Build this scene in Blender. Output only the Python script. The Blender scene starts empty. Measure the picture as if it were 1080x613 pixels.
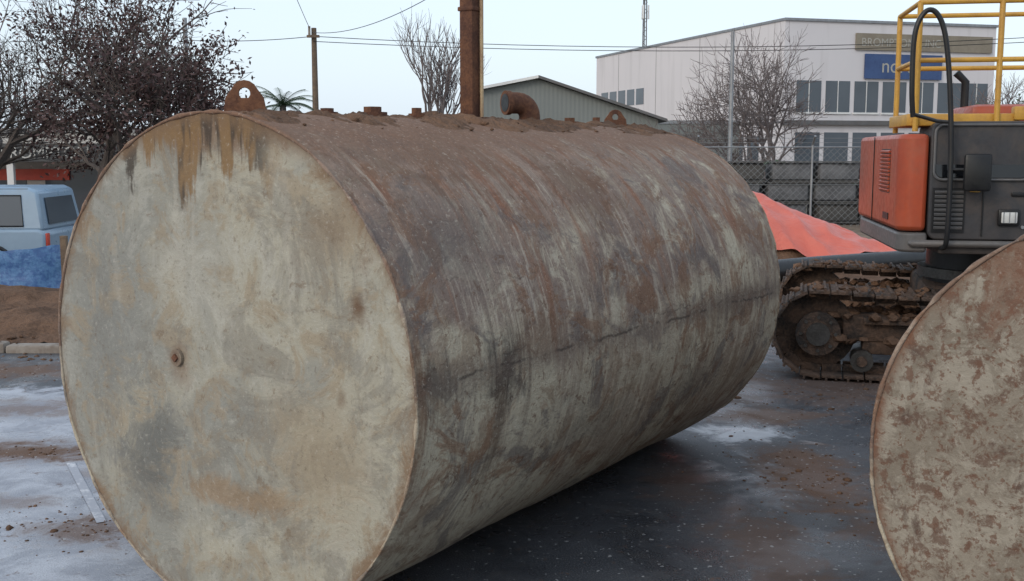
import bpy, math, random
from mathutils import Vector, Matrix, noise
R=math.radians
scene=bpy.context.scene
# ------------------------------------------------------------------ node helpers
class G:
    def __init__(s,name):
        s.m=bpy.data.materials.new(name); s.m.use_nodes=True
        s.nt=s.m.node_tree; s.b=s.nt.nodes['Principled BSDF']
        s.tc=s.nt.nodes.new('ShaderNodeTexCoord')
        s.obj=s.tc.outputs['Object']
        g=s.nt.nodes.new('ShaderNodeNewGeometry'); s.pos=g.outputs['Position']; s.nrm=g.outputs['Normal']
    def L(s,a,b):
        if hasattr(a,'is_output') or isinstance(a,bpy.types.NodeSocket): s.nt.links.new(a,b)
        else:
            if b.type=='RGBA' and not isinstance(a,(int,float)) and len(a)==3: a=(*a,1)
            b.default_value=a
    def noise(s,v,scale=5,detail=4,rough=.55,dist=0):
        n=s.nt.nodes.new('ShaderNodeTexNoise'); s.L(v,n.inputs['Vector'])
        n.inputs['Scale'].default_value=scale; n.inputs['Detail'].default_value=detail
        n.inputs['Roughness'].default_value=rough; n.inputs['Distortion'].default_value=dist
        return n.outputs[0]
    def math(s,op,a,b=0,c=None):
        n=s.nt.nodes.new('ShaderNodeMath'); n.operation=op; s.L(a,n.inputs[0]); s.L(b,n.inputs[1])
        if c is not None: s.L(c,n.inputs[2])
        return n.outputs[0]
    def vm(s,op,a,b=(0,0,0)):
        n=s.nt.nodes.new('ShaderNodeVectorMath'); n.operation=op; s.L(a,n.inputs[0]); s.L(b,n.inputs[1])
        return n.outputs['Value'] if op=='LENGTH' else n.outputs[0]
    def ss(s,v,a,b,lo=0,hi=1):
        n=s.nt.nodes.new('ShaderNodeMapRange'); n.interpolation_type='SMOOTHSTEP'
        s.L(v,n.inputs[0]); n.inputs[1].default_value=a; n.inputs[2].default_value=b
        n.inputs[3].default_value=lo; n.inputs[4].default_value=hi
        return n.outputs[0]
    def mix(s,f,a,b):
        n=s.nt.nodes.new('ShaderNodeMix'); n.data_type='RGBA'; s.L(f,n.inputs[0]); s.L(a,n.inputs[6]); s.L(b,n.inputs[7])
        return n.outputs[2]
    def sep(s,v):
        n=s.nt.nodes.new('ShaderNodeSeparateXYZ'); s.L(v,n.inputs[0]); return n.outputs
    def comb(s,x,y,z):
        n=s.nt.nodes.new('ShaderNodeCombineXYZ'); s.L(x,n.inputs[0]); s.L(y,n.inputs[1]); s.L(z,n.inputs[2]); return n.outputs[0]
    def blob(s,v,c,r,nz=None,amp=.8,inner=.5):
        d=s.vm('LENGTH',s.vm('DIVIDE',s.vm('SUBTRACT',v,c),r))
        if nz is not None: d=s.math('ADD',d,s.math('MULTIPLY',s.math('SUBTRACT',nz,.5),amp*2))
        return s.ss(d,1.0,inner)
    def bump(s,h,st=.3,dist=.02):
        n=s.nt.nodes.new('ShaderNodeBump'); n.inputs['Strength'].default_value=st; n.inputs['Distance'].default_value=dist
        s.L(h,n.inputs['Height']); s.L(n.outputs[0],s.b.inputs['Normal'])
    def out(s,col,rough=.7,metal=0,spec=.5):
        s.L(col,s.b.inputs['Base Color']); s.L(rough,s.b.inputs['Roughness']); s.L(metal,s.b.inputs['Metallic'])
        s.b.inputs['Specular IOR Level'].default_value=spec
        return s.m
def simple(name,c1,c2=None,scale=4,rough=.6,metal=0,bump=.15,bd=.01,spec=.5,coat=0,dirt=0,dc=(.16,.11,.075)):
    g=G(name); c2=c2 or tuple(x*.7 for x in c1)
    n=g.noise(g.obj,scale,4,.65,.3)
    n2=g.noise(g.obj,scale*9,2,.6)
    f=g.ss(g.math('ADD',g.math('MULTIPLY',n,.75),g.math('MULTIPLY',n2,.25)),.35,.65)
    if bump: g.bump(n2,bump,bd)
    col=g.mix(f,c1,c2); ro=g.ss(n2,.2,.8,max(rough-.1,.02),min(rough+.12,1))
    if dirt:
        x,y,z=g.sep(g.pos)
        dm=g.math('MULTIPLY',g.ss(g.noise(g.obj,3.3,5,.75,.5),.42,.72),dirt)
        dm=g.math('MAXIMUM',dm,g.math('MULTIPLY',g.ss(g.math('ADD',z,g.math('MULTIPLY',n,.5)),1.55,1.15),dirt))
        col=g.mix(dm,col,dc); ro=g.math('MAXIMUM',ro,g.math('MULTIPLY',dm,.9))
    m=g.out(col,ro,metal,spec)
    if coat: g.b.inputs['Coat Weight'].default_value=coat
    return m
# ------------------------------------------------------------------ mesh builder
import bmesh
class MB:
    def __init__(s): s.v=[];s.f=[];s.mi=[];s.mats=[]
    def m(s,mat):
        if mat not in s.mats: s.mats.append(mat)
        return s.mats.index(mat)
    def add(s,vs,fs,mat):
        o=len(s.v); s.v+= [Vector(x) for x in vs]; k=s.m(mat)
        for f in fs: s.f.append(tuple(i+o for i in f)); s.mi.append(k)
    def box(s,c,sz,mat,rot=None,ch=0):
        c=Vector(c); x,y,z=[a/2 for a in sz]
        if ch<=0:
            vs=[Vector((a*x,b*y,d*z)) for d in(-1,1) for a,b in((-1,-1),(1,-1),(1,1),(-1,1))]
            fs=[(3,2,1,0),(4,5,6,7),(0,1,5,4),(1,2,6,5),(2,3,7,6),(3,0,4,7)]
        else:
            ch=min(ch,x*.9,y*.9,z*.9)
            bm=bmesh.new(); bmesh.ops.create_cube(bm,size=1)
            for v in bm.verts: v.co=Vector((v.co.x*2*x,v.co.y*2*y,v.co.z*2*z))
            bmesh.ops.bevel(bm,geom=bm.edges[:],offset=ch,segments=2,affect='EDGES',profile=.5)
            bm.verts.index_update()
            vs=[v.co.copy() for v in bm.verts]; fs=[tuple(v.index for v in f.verts) for f in bm.faces]; bm.free()
        if rot is not None: vs=[rot@v for v in vs]
        s.add([v+c for v in vs],fs,mat)
    def tube(s,pts,r,mat,seg=8,cap=True,rad=None):
        pts=[Vector(p) for p in pts]; n=len(pts); vs=[];fs=[]
        ref=None
        for i,p in enumerate(pts):
            t=(pts[min(i+1,n-1)]-pts[max(i-1,0)]).normalized()
            if ref is None:
                ref=Vector((0,0,1)) if abs(t.z)<.9 else Vector((1,0,0))
            a=t.cross(ref)
            if a.length<1e-5: a=t.orthogonal()
            a.normalize(); b=t.cross(a).normalized(); ref=a.cross(t)
            rr=rad[i] if rad else r
            for k in range(seg):
                w=2*math.pi*k/seg; vs.append(p+a*math.cos(w)*rr+b*math.sin(w)*rr)
        for i in range(n-1):
            for k in range(seg):
                k2=(k+1)%seg; fs.append((i*seg+k,i*seg+k2,(i+1)*seg+k2,(i+1)*seg+k))
        if cap: fs.append(tuple(range(seg-1,-1,-1))); fs.append(tuple((n-1)*seg+k for k in range(seg)))
        s.add(vs,fs,mat)
    def prism(s,poly,ext,mat,org=(0,0,0)):
        n=len(poly); o=Vector(org); p=[Vector(a)+o for a in poly]; e=Vector(ext)
        s.add(p+[a+e for a in p],[tuple(range(n)),tuple(range(2*n-1,n-1,-1))]+[(i,i+n,(i+1)%n+n,(i+1)%n) for i in range(n)],mat)
    def build(s,name,parent=None,angle=35,smooth=True,bevel=0,loc=None):
        me=bpy.data.meshes.new(name); me.from_pydata([tuple(v) for v in s.v],[],s.f)
        for m in s.mats: me.materials.append(m)
        me.polygons.foreach_set('material_index',s.mi)
        if smooth:
            me.polygons.foreach_set('use_smooth',[True]*len(me.polygons)); 
            me.set_sharp_from_angle(angle=R(angle))
        me.update()
        bm=bmesh.new(); bm.from_mesh(me); bmesh.ops.recalc_face_normals(bm,faces=bm.faces); bm.to_mesh(me); bm.free()
        o=bpy.data.objects.new(name,me); scene.collection.objects.link(o)
        if parent: o.parent=parent
        if loc: o.location=loc
        if bevel:
            md=o.modifiers.new('b','BEVEL'); md.width=bevel; md.segments=2; md.limit_method='ANGLE'
        return o
def empty(name,loc=(0,0,0),rz=0):
    e=bpy.data.objects.new(name,None); scene.collection.objects.link(e); e.location=loc; e.rotation_euler=(0,0,rz); e.empty_display_size=.2
    return e
def text(name,body,size,loc,mat,parent=None,rz=0,ext=.004):
    c=bpy.data.curves.new(name,'FONT'); c.body=body; c.size=size; c.extrude=ext; c.align_x='LEFT'
    c.materials.append(mat); o=bpy.data.objects.new(name,c); scene.collection.objects.link(o)
    o.location=loc; o.rotation_euler=(R(90),0,rz)
    if parent: o.parent=parent
    return o
rnd=random.Random(7)
def sm(t): t=max(0,min(1,t)); return t*t*(3-2*t)
# ------------------------------------------------------------------ camera
cam=bpy.data.cameras.new('camera'); co=bpy.data.objects.new('camera',cam); scene.collection.objects.link(co)
cam.sensor_width=36; cam.lens=36*1150/1080; cam.clip_end=3000; cam.clip_start=.05
co.location=(0,0,1.75); co.rotation_euler=(R(90-7.26),0,0); scene.camera=co
# ------------------------------------------------------------------ world
w=bpy.data.worlds.new('World'); scene.world=w; w.use_nodes=True; nt=w.node_tree
bg=nt.nodes['Background']; sky=nt.nodes.new('ShaderNodeTexSky'); sky.sky_type='NISHITA'; sky.sun_disc=False
sky.sun_elevation=R(28); sky.sun_rotation=R(220); sky.air_density=1.2; sky.dust_density=3.0; sky.ozone_density=1.0
mx=nt.nodes.new('ShaderNodeMix'); mx.data_type='RGBA'; mx.inputs[0].default_value=.65
nt.links.new(sky.outputs[0],mx.inputs[6]); mx.inputs[7].default_value=(6.9,8.0,9.2,1)
nt.links.new(mx.outputs[2],bg.inputs[0]); bg.inputs[1].default_value=.15
sd=bpy.data.lights.new('sun','SUN'); sd.energy=.75; sd.angle=R(16); sd.color=(1,.92,.82)
so=bpy.data.objects.new('sun',sd); scene.collection.objects.link(so)
el,az=R(28),R(220); dv=Vector((math.sin(az)*math.cos(el),math.cos(az)*math.cos(el),math.sin(el)))
so.rotation_euler=dv.to_track_quat('Z','Y').to_euler(); so.location=(0,0,20)
scene.view_settings.view_transform='Standard'; scene.view_settings.look='None'; scene.view_settings.exposure=0
# ------------------------------------------------------------------ materials
M_rust=simple('rust',(.17,.08,.045),(.08,.04,.03),9,.88,0,.5,.006,.2)
M_soil=simple('soil',(.17,.10,.065),(.09,.055,.038),3,.95,0,.8,.03,.1)
M_conc=simple('concrete',(.27,.24,.21),(.15,.115,.09),2.2,.9,0,.3)
M_orange=simple('orange_paint',(.40,.068,.024),(.32,.052,.02),2,.45,0,.03,.003,.4,.08,.3)
M_char=simple('charcoal_paint',(.05,.05,.054),(.036,.036,.040),3,.5,0,.04,.003,.35,0,.25)
M_grey=simple('grey_paint',(.12,.12,.125),(.09,.09,.09),3,.5,0,.05,.01,.5,0,.3)
M_black=simple('black_plastic',(.010,.010,.012),(.018,.018,.018),5,.4,0,.05,.01,.35)
M_gloss=simple('dark_glass',(.006,.007,.009),(.008,.009,.011),2,.05,0,0,.01,.5)
M_yel=simple('yellow_paint',(.55,.30,.04),(.42,.22,.04),6,.5,0,.05)
M_mud=simple('muddy_steel',(.13,.08,.055),(.03,.026,.024),5,.85,.0,.7,.015,.3)
M_steel=simple('worn_steel',(.09,.085,.08),(.05,.045,.04),6,.5,.5,.3)
M_galv=simple('galvanised',(.30,.31,.32),(.23,.23,.24),4,.5,.6,.05)
M_wire=simple('fence_wire',(.26,.27,.27),(.2,.2,.2),4,.6,.4,0)
M_white=simple('white_paint',(.7,.7,.68),(.6,.6,.6),.6,.7,0,.03)
M_lens=simple('lamp_lens',(.6,.6,.58),(.5,.5,.5),9,.15,0,.1)
M_bark=simple('bark',(.10,.08,.07),(.06,.048,.042),5,.9,0,.6)
M_barkl=simple('bark_grey',(.17,.14,.135),(.11,.09,.088),5,.9,0,.6)
M_wood=simple('timber',(.16,.11,.07),(.10,.07,.05),6,.85,0,.5)
M_tan=simple('tan_paint',(.42,.32,.19),(.3,.2,.12),6,.7,0,.2)
M_tyre=simple('tyre',(.02,.02,.02),(.03,.03,.03),6,.85)
M_leafp=simple('plum_leaves',(.055,.026,.026),(.085,.045,.036),2,.7,0,0)
M_leafg=simple('green_leaves',(.05,.08,.035),(.03,.055,.025),2,.7,0,0)
# --- tank shell material (local X = axis, -Y = visible side)
def tank_side(name,L,Rr):
    g=G(name); x,y,z=g.sep(g.obj)
    th=g.math('ARCTAN2',z,g.math('MULTIPLY',y,-1))
    nlow=g.noise(g.obj,1.5,4,.62,.8); nmid=g.noise(g.obj,6,6,.72,.6); nhi=g.noise(g.obj,60,2,.7)
    sv=g.comb(g.math('MULTIPLY',x,6.5),g.math('MULTIPLY',th,.9),0.0)
    st=g.noise(sv,1,5,.65,.45)
    sv2=g.comb(g.math('MULTIPLY',x,24),g.math('MULTIPLY',th,1.8),4.0)
    st2=g.noise(sv2,1,4,.72,.5)
    base=g.mix(g.ss(nlow,.38,.62),(.42,.365,.275),(.31,.25,.19))
    base=g.mix(g.ss(st2,.48,.68,0,.5),base,(.48,.415,.31))
    base=g.mix(g.ss(st2,.50,.34,0,.45),base,(.19,.145,.11))
    base=g.mix(g.ss(nmid,.52,.60,0,.6),base,(.22,.155,.105))
    base=g.mix(g.ss(nmid,.46,.36,0,.45),base,(.44,.395,.31))
    mid=g.math('MULTIPLY',g.ss(g.math('ADD',th,g.math('MULTIPLY',g.math('SUBTRACT',nlow,.5),2.4)),.0,.6),g.ss(nmid,.36,.54))
    base=g.mix(g.math('MULTIPLY',mid,.74),base,(.17,.12,.105))
    e=g.math('ADD',th,g.math('MULTIPLY',g.math('SUBTRACT',st,.5),2.6))
    e=g.math('ADD',e,g.math('MULTIPLY',g.math('SUBTRACT',nlow,.5),1.4))
    up=g.ss(e,.45,1.1)
    base=g.mix(g.math('MULTIPLY',up,.8),base,g.mix(g.ss(nmid,.43,.56),(.155,.092,.066),(.28,.19,.14)))
    rr=g.math('MULTIPLY',g.ss(st,.52,.62),g.ss(e,.35,1.1))
    base=g.mix(g.math('MULTIPLY',rr,.7),base,g.mix(nhi,(.27,.11,.05),(.14,.062,.042)))
    sc=g.math('MULTIPLY',g.ss(st2,.54,.64),g.ss(nlow,.46,.6))
    base=g.mix(g.math('MULTIPLY',sc,.5),base,(.43,.37,.30))
    n3=g.noise(g.vm('ADD',g.obj,(5,3,1)),2.6,5,.72,1.0)
    base=g.mix(g.math('MULTIPLY',g.ss(n3,.52,.62),.65),base,(.115,.095,.09))
    n4=g.noise(g.vm('ADD',g.obj,(1,3,8)),3.4,5,.74,1.0)
    base=g.mix(g.math('MULTIPLY',g.ss(n4,.52,.61),.65),base,(.19,.10,.058))
    n5=g.noise(g.vm('ADD',g.obj,(11,3,8)),13,4,.75,.6)
    base=g.mix(g.math('MULTIPLY',g.ss(n5,.58,.66),.7),base,(.13,.075,.05))
    sn=g.math('ADD',g.math('MULTIPLY',nmid,.6),g.math('MULTIPLY',st2,.4))
    for c,r,col,a in [((.50,-Rr,.03),(.21,.7,.19),(.038,.03,.028),.85),((.48,-Rr,-.20),(.08,.6,.32),(.10,.065,.045),.65),((.10,-Rr,.04),(.20,.6,.15),(.055,.042,.038),.75),
                    ((.02,-.93,.0),(.04,.5,.4),(.15,.07,.035),.6),
                    ((.75,-Rr,.1),(.24,.6,.14),(.13,.07,.045),.6),((2.6,-Rr,.02),(.8,.6,.15),(.12,.085,.068),.6),
                    ((1.5,-.70,.66),(.4,.4,.28),(.13,.075,.05),.7),((.35,-.8,.5),(.4,.4,.28),(.12,.095,.085),.6),((.6,-.5,.8),(.7,.4,.2),(.15,.085,.055),.65),
                    ((1.2,-Rr,-.35),(.5,.6,.15),(.17,.145,.115),.5),((2.3,-.85,-.35),(.4,.6,.2),(.16,.135,.11),.5)]:
        base=g.mix(g.math('MULTIPLY',g.blob(g.obj,c,r,sn,1.9,.1),a),base,col)
    tz=g.math('ADD',z,g.math('MULTIPLY',g.math('SUBTRACT',nmid,.5),.24)); tz=g.math('ADD',tz,g.math('MULTIPLY',g.math('SUBTRACT',st2,.5),.26))
    tp=g.ss(tz,Rr*.80,Rr*.94)
    base=g.mix(g.math('MULTIPLY',tp,.9),base,g.mix(nhi,(.24,.135,.085),(.115,.067,.047)))
    def crack(z0,slope,w,x0,x1,amp,thr):
        nn=g.noise(g.comb(g.math('MULTIPLY',x,3.2),z0*9,0),1,4,.65)
        d=g.math('ABSOLUTE',g.math('SUBTRACT',g.math('SUBTRACT',z,g.math('MULTIPLY_ADD',x,slope,z0)),g.math('MULTIPLY',g.math('SUBTRACT',nn,.5),amp)))
        k=g.math('MULTIPLY',g.ss(d,w,w*.1),g.math('MULTIPLY',g.ss(x,x0,x0+.05),g.ss(x,x1,x1-.05)))
        br=g.ss(g.noise(g.comb(g.math('MULTIPLY',x,6),z0*7,g.math('MULTIPLY',z,4)),1,3,.7),thr,thr+.12)
        return g.math('MULTIPLY',g.math('MULTIPLY',k,br),g.ss(y,.0,-.2))
    c1=crack(.05,-.012,.010,.0,3.3,.10,.42); c2=crack(.36,.01,.005,.15,1.2,.25,.48); c3=crack(.10,-.02,.006,.1,3.3,.14,.46)
    ck=g.math('MAXIMUM',c1,g.math('MAXIMUM',g.math('MULTIPLY',c2,.6),g.math('MULTIPLY',c3,.7)))
    band=g.math('MULTIPLY',g.ss(g.math('ABSOLUTE',g.math('SUBTRACT',z,g.math('ADD',.03,g.math('MULTIPLY',g.math('SUBTRACT',nmid,.5),.2)))),.09,.0),.5)
    base=g.mix(band,base,(.13,.095,.078))
    base=g.mix(g.math('MULTIPLY',ck,.75),base,(.06,.045,.038))
    base=g.mix(g.ss(nhi,.56,.75,0,.45),base,(.12,.085,.06))
    base=g.mix(g.ss(nhi,.42,.25,0,.35),base,(.50,.45,.37))
    g.bump(g.math('ADD',nmid,g.math('MULTIPLY',nhi,.3)),.75,.015)
    return g.out(base,.8,0,.2)
def tank_cap(name,kind=0,Rr=.945):
    g=G(name); x,y,z=g.sep(g.obj)
    nlow=g.noise(g.obj,1.8,4,.6,.8); nmid=g.noise(g.obj,6,6,.72,.6); nhi=g.noise(g.obj,55,2,.7)
    nb=g.noise(g.vm('ADD',g.obj,(0,4,9)),2.8,6,.72,.8)
    rad=g.math('SQRT',g.math('ADD',g.math('MULTIPLY',y,y),g.math('MULTIPLY',z,z)))
    if kind==0:
        base=g.mix(g.ss(g.math('ADD',nlow,g.math('MULTIPLY',y,.20)),.38,.62),(.335,.31,.245),(.24,.235,.205))
        base=g.mix(g.ss(nmid,.50,.60,0,.6),base,(.27,.21,.14))
        base=g.mix(g.ss(nmid,.48,.38,0,.5),base,(.38,.365,.315))
        base=g.mix(g.ss(nb,.50,.60,0,.55),base,(.18,.165,.14))
        st=g.noise(g.comb(0.0,g.math('MULTIPLY',y,9),g.math('MULTIPLY',z,1.3)),1,5,.68,.4)
        base=g.mix(g.ss(st,.55,.7,0,.3),base,(.41,.38,.32))
        base=g.mix(g.ss(st,.45,.3,0,.35),base,(.17,.15,.125))
        n7=g.noise(g.vm('ADD',g.obj,(2,5,3)),15,4,.75,.5)
        base=g.mix(g.ss(n7,.60,.68,0,.55),base,(.17,.12,.08))
        for c,r,col,a,am in [((0,.36,-.36),(1,.26,.32),(.10,.10,.095),.7,1.6),((0,.6,.1),(1,.30,.6),(.17,.17,.16),.5,1.5),
                       ((0,-.12,-.46),(1,.45,.07),(.24,.155,.085),.65,2.0),((0,-.5,-.25),(1,.3,.3),(.28,.215,.135),.55,1.6),((0,.1,.35),(1,.4,.3),(.38,.36,.31),.35,1.5),
                       ((0,-.05,.90),(1,.8,.15),(.17,.10,.06),.8,1.8),((0,-.6,.55),(1,.22,.18),(.19,.13,.08),.65,1.8),
                       ((0,-.70,.30),(1,.05,.09),(.12,.065,.035),.85,1.4),((0,-.62,-.02),(1,.03,.05),(.15,.09,.05),.5,1.4),
                       ((0,.2,.03),(1,.09,.13),(.20,.135,.09),.75,1.4),((0,.2,.03),(1,.05,.05),(.10,.065,.05),.7,.8)]:
            base=g.mix(g.math('MULTIPLY',g.blob(g.obj,c,r,nmid,am,.1),a),base,col)
        d1=g.noise(g.comb(0.0,g.math('MULTIPLY',y,11),g.math('MULTIPLY',z,1.1)),1,4,.65,.2)
        low=g.math('ADD',z,g.math('MULTIPLY',g.math('SUBTRACT',d1,.5),1.1)); low=g.math('ADD',low,g.math('MULTIPLY',g.math('SUBTRACT',nmid,.5),.35))
        gate=g.math('MULTIPLY',g.ss(y,-.38,-.2),g.ss(y,.62,.48))
        dm=g.math('MULTIPLY',g.ss(low,.74,.84),gate)
        d2=g.noise(g.comb(3.0,g.math('MULTIPLY',y,8),g.math('MULTIPLY',z,2)),1,3,.6,.3)
        base=g.mix(g.math('MULTIPLY',dm,.88),base,g.mix(g.ss(d2,.44,.56),(.20,.12,.055),(.055,.042,.033)))
        base=g.mix(g.math('MULTIPLY',g.ss(g.math('ADD',rad,g.math('MULTIPLY',g.math('SUBTRACT',nmid,.5),.22)),Rr*.92,Rr*1.01),.8),base,(.18,.115,.07))
        rough=.85
    else:
        base=g.mix(g.ss(nlow,.35,.65),(.25,.215,.17),(.19,.16,.125))
        base=g.mix(g.ss(nmid,.48,.58,0,.6),base,(.33,.295,.24))
        n4=g.noise(g.vm('ADD',g.obj,(3,7,1)),13,5,.8,.3)
        base=g.mix(g.ss(n4,.50,.60,0,.75),base,(.11,.06,.042))
        n5=g.noise(g.vm('ADD',g.obj,(9,2,1)),30,3,.7,.2)
        base=g.mix(g.ss(n5,.54,.62,0,.75),base,(.13,.066,.043))
        base=g.mix(g.ss(nb,.54,.64,0,.7),base,(.085,.055,.044))
        base=g.mix(g.math('MULTIPLY',g.blob(g.obj,(0,.1,.6),(1,.6,.3),nmid,1.8,.1),.75),base,(.17,.085,.055))
        base=g.mix(g.ss(g.math('ADD',rad,g.math('MULTIPLY',g.math('SUBTRACT',nmid,.5),.14)),Rr*.95,Rr*1.01),base,(.16,.08,.05))
        rough=.8
    base=g.mix(g.ss(nhi,.57,.75,0,.4),base,(.12,.09,.065))
    base=g.mix(g.ss(nhi,.42,.25,0,.3),base,(.46,.43,.37))
    g.bump(g.math('ADD',nmid,g.math('MULTIPLY',nhi,.3)),.65,.013)
    return g.out(base,rough,0,.22)
def make_tank(name,c,ang,L,Rr,ms,mc):
    e=empty(name,(c[0],c[1],Rr+.004),ang)
    NS,NL,NR=220,110,26
    mb=MB()
    def disp(x,t):
        p=Vector((x,math.cos(t)*Rr,math.sin(t)*Rr))
        d=.014*noise.noise(p*1.3)+.006*noise.noise(p*4+Vector((3,1,2)))+.0015*noise.noise(p*14)
        for wx in (L/3,2*L/3): d+=.004*math.exp(-((x-wx)/.012)**2)
        return d
    vs=[]
    for i in range(NL+1):
        x=L*i/NL
        for k in range(NS):
            t=2*math.pi*k/NS; r=Rr+disp(x,t)
            if i in(0,NL): r-=.004
            vs.append((x,r*math.cos(t),r*math.sin(t)))
    fs=[(i*NS+k,i*NS+(k+1)%NS,(i+1)*NS+(k+1)%NS,(i+1)*NS+k) for i in range(NL) for k in range(NS)]
    mb.add(vs,fs,ms)
    mb.build('shell',e,angle=50)
    for end in (0,1):
        mb=MB(); vs=[]; x0=L if end else 0; sg=1 if end else -1
        vs.append((x0+sg*.012,0,0))
        for j in range(1,NR+1):
            q=j/NR
            for k in range(NS):
                t=2*math.pi*k/NS; rr=(Rr+disp(x0,t)-.004)*q
                y,z=rr*math.cos(t),rr*math.sin(t)
                b=.012*(1-q*q)+.014*noise.noise(Vector((y*1.6,z*1.6,7+end)))*(1-q**4)+.005*noise.noise(Vector((y*6,z*6,7)))*(1-q**4)
                vs.append((x0+sg*b,y,z))
        fs=[(0,1+k,1+(k+1)%NS) for k in range(NS)]
        fs+=[(1+(j-1)*NS+k,1+(j-1)*NS+(k+1)%NS,1+j*NS+(k+1)%NS,1+j*NS+k) for j in range(1,NR) for k in range(NS)]
        mb.add(vs,fs,mc)
        mb.build('end_plate_%d'%(end+1),e,angle=60)
        mb=MB(); n=260; ring=[];rad=[]
        for k in range(n+1):
            t=2*math.pi*k/n; r=Rr-.005+disp(x0,t); ring.append((x0+sg*.001,r*math.cos(t),r*math.sin(t)))
            rad.append(.0065+.007*noise.noise(Vector((math.cos(t)*16,math.sin(t)*16,2))))
        rad[-1]=rad[0]
        mb.tube(ring,.01,ms,6,False,rad); mb.build('weld_rim_%d'%(end+1),e,angle=80)
    return e
ANG=math.atan2(.834,.552)
T1=make_tank('fuel_storage_tank',(-1.09,3.95),ANG,3.35,.945,tank_side('tank_shell_weathered',3.35,.945),tank_cap('tank_end_weathered',0))
T2=make_tank('fuel_storage_tank',(1.82,2.98),ANG,3.0,.80,tank_side('tank_shell_rusty',3.0,.80),tank_cap('tank_end_rust_speckled',1,.8))
mb=MB()
def lug(mb,x,h,wd,mat,ang=0,th=.018):
    out=[(-wd/2,-.02),(wd/2,-.02),(wd*.42,h*.5)]
    for k in range(7):
        a=R(20+140*k/6); out.append((wd*.30*math.cos(a),h*.62+wd*.30*math.sin(a)))
    out.append((-wd*.42,h*.5))
    n=len(out); hr=wd*.13; hc=(0,h*.62)
    inner=[]
    for (a,b) in out:
        v=Vector((a-hc[0],b-hc[1])).normalized()*hr; inner.append((hc[0]+v.x,hc[1]+v.y))
    rot=Matrix.Rotation(ang,3,'Z'); vs=[]
    for s in(-th/2,th/2):
        for (a,b) in out: vs.append(rot@Vector((a,s,b))+Vector((x,0,.94)))
        for (a,b) in inner: vs.append(rot@Vector((a,s,b))+Vector((x,0,.94)))
    fs=[]
    for i in range(n):
        j=(i+1)%n
        fs+=[(i,j,n+j,n+i),(2*n+i,3*n+i,3*n+j,2*n+j),(i,2*n+i,2*n+j,j),(n+i,n+j,3*n+j,3*n+i)]
    mb.add(vs,fs,mat)
lug(mb,.18,.120,.165,M_rust,R(-50)); lug(mb,3.08,.10,.15,M_rust,R(-50))
mb.build('lifting_lugs',T1,bevel=.002)
mb=MB()
mb.box((1.616,0,.95+.80),(.075,.075,1.66),M_rust,None,.006)
mb.box((1.616,0,.955),(.13,.13,.02),M_rust,None,.003)
mb.box((1.616,0,1.47),(.088,.088,.02),M_rust,None,.004)
mb.tube([(1.635,-.052,.95),(1.635,-.052,2.5)],.009,M_tan,8)
mb.build('vent_post',T1)
mb=MB()
def arc_pts(c,r,a0,a1,n,dirv):
    return [Vector(c)+dirv*(r*math.cos(a0+(a1-a0)*i/n))+Vector((0,0,1))*(r*math.sin(a0+(a1-a0)*i/n)) for i in range(n+1)]
dl=Vector((-.85,.52,0)).normalized()
bp=Vector((2.14,0,.93)); pts=[bp,bp+Vector((0,0,.05))]+arc_pts(bp+Vector((0,0,.05))+dl*.07,.07,math.pi,math.pi/2,6,dl)[1:]
pts.append(pts[-1]+dl*.06)
mb.tube(pts,.055,M_rust,20,False); mb.tube(pts,.047,M_black,20,False)
mb.tube([pts[-1]-dl*.015,pts[-1]+dl*.01],.062,M_rust,20,True)
mb.tube([pts[-1]+dl*.0102,pts[-1]+dl*.012],.046,M_black,20,True)  # flat black disc paints the shade inside the open pipe mouth
mb.tube([bp-Vector((0,0,.03)),bp+Vector((0,0,.03))],.08,M_rust,8)
mb.build('filler_elbow',T1)
mb=MB()
for x,r,h in [(.9,.05,.045),(1.2,.03,.05),(.62,.035,.03),(2.55,.04,.04),(2.85,.03,.05)]:
    mb.tube([(x,0,.93),(x,0,.945+h*.5)],r*1.25,M_rust,16); mb.tube([(x,0,.94),(x,0,.945+h)],r*.8,M_rust,6)
mb.build('threaded_plugs',T1)
mb=MB()
mb.tube([(-.008,.2,.03),(-.020,.2,.03)],.032,bpy.data.materials['tank_end_weathered'],20); mb.tube([(-.018,.2,.03),(-.028,.2,.03)],.016,M_rust,4)
mb.build('end_plug',T1)
def clod(mb,c,s,mat,sub=1):
    bm=bmesh.new(); bmesh.ops.create_icosphere(bm,subdivisions=sub,radius=1)
    o=Vector((rnd.random()*50,rnd.random()*50,0)); bm.verts.index_update()
    vs=[]
    for v in bm.verts:
        d=1+.6*noise.noise(v.co*1.4+o); vs.append(Vector((v.co.x*s*d,v.co.y*s*d,v.co.z*s*.6*d))+Vector(c))
    fs=[tuple(v.index for v in f.verts) for f in bm.faces]; bm.free(); mb.add(vs,fs,mat)
mb=MB()
NX,NY=260,26; vs=[]
for i in range(NX+1):
    for j in range(NY+1):
        x=.02+3.3*i/NX; a=-.36+.80*j/NY+.05*noise.noise(Vector((x*6,3,1))); q=1-abs(j/NY-.5)*2
        h=.007+.034*noise.noise(Vector((x*4,a*4,1)))+.026*noise.noise(Vector((x*14,a*12,1)))+.013*noise.noise(Vector((x*45,a*35,5)))
        h=h*sm(q*2.0)-(.010 if q<.15 else 0)-.006*(1-sm(q*1.5)); h=max(h,-.02)
        if i in(0,NX): h=-.02
        r=.945+h; vs.append((x,r*math.sin(a),r*math.cos(a)))
mb.add(vs,[(i*(NY+1)+j,i*(NY+1)+j+1,(i+1)*(NY+1)+j+1,(i+1)*(NY+1)+j) for i in range(NX) for j in range(NY)],M_soil)
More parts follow.
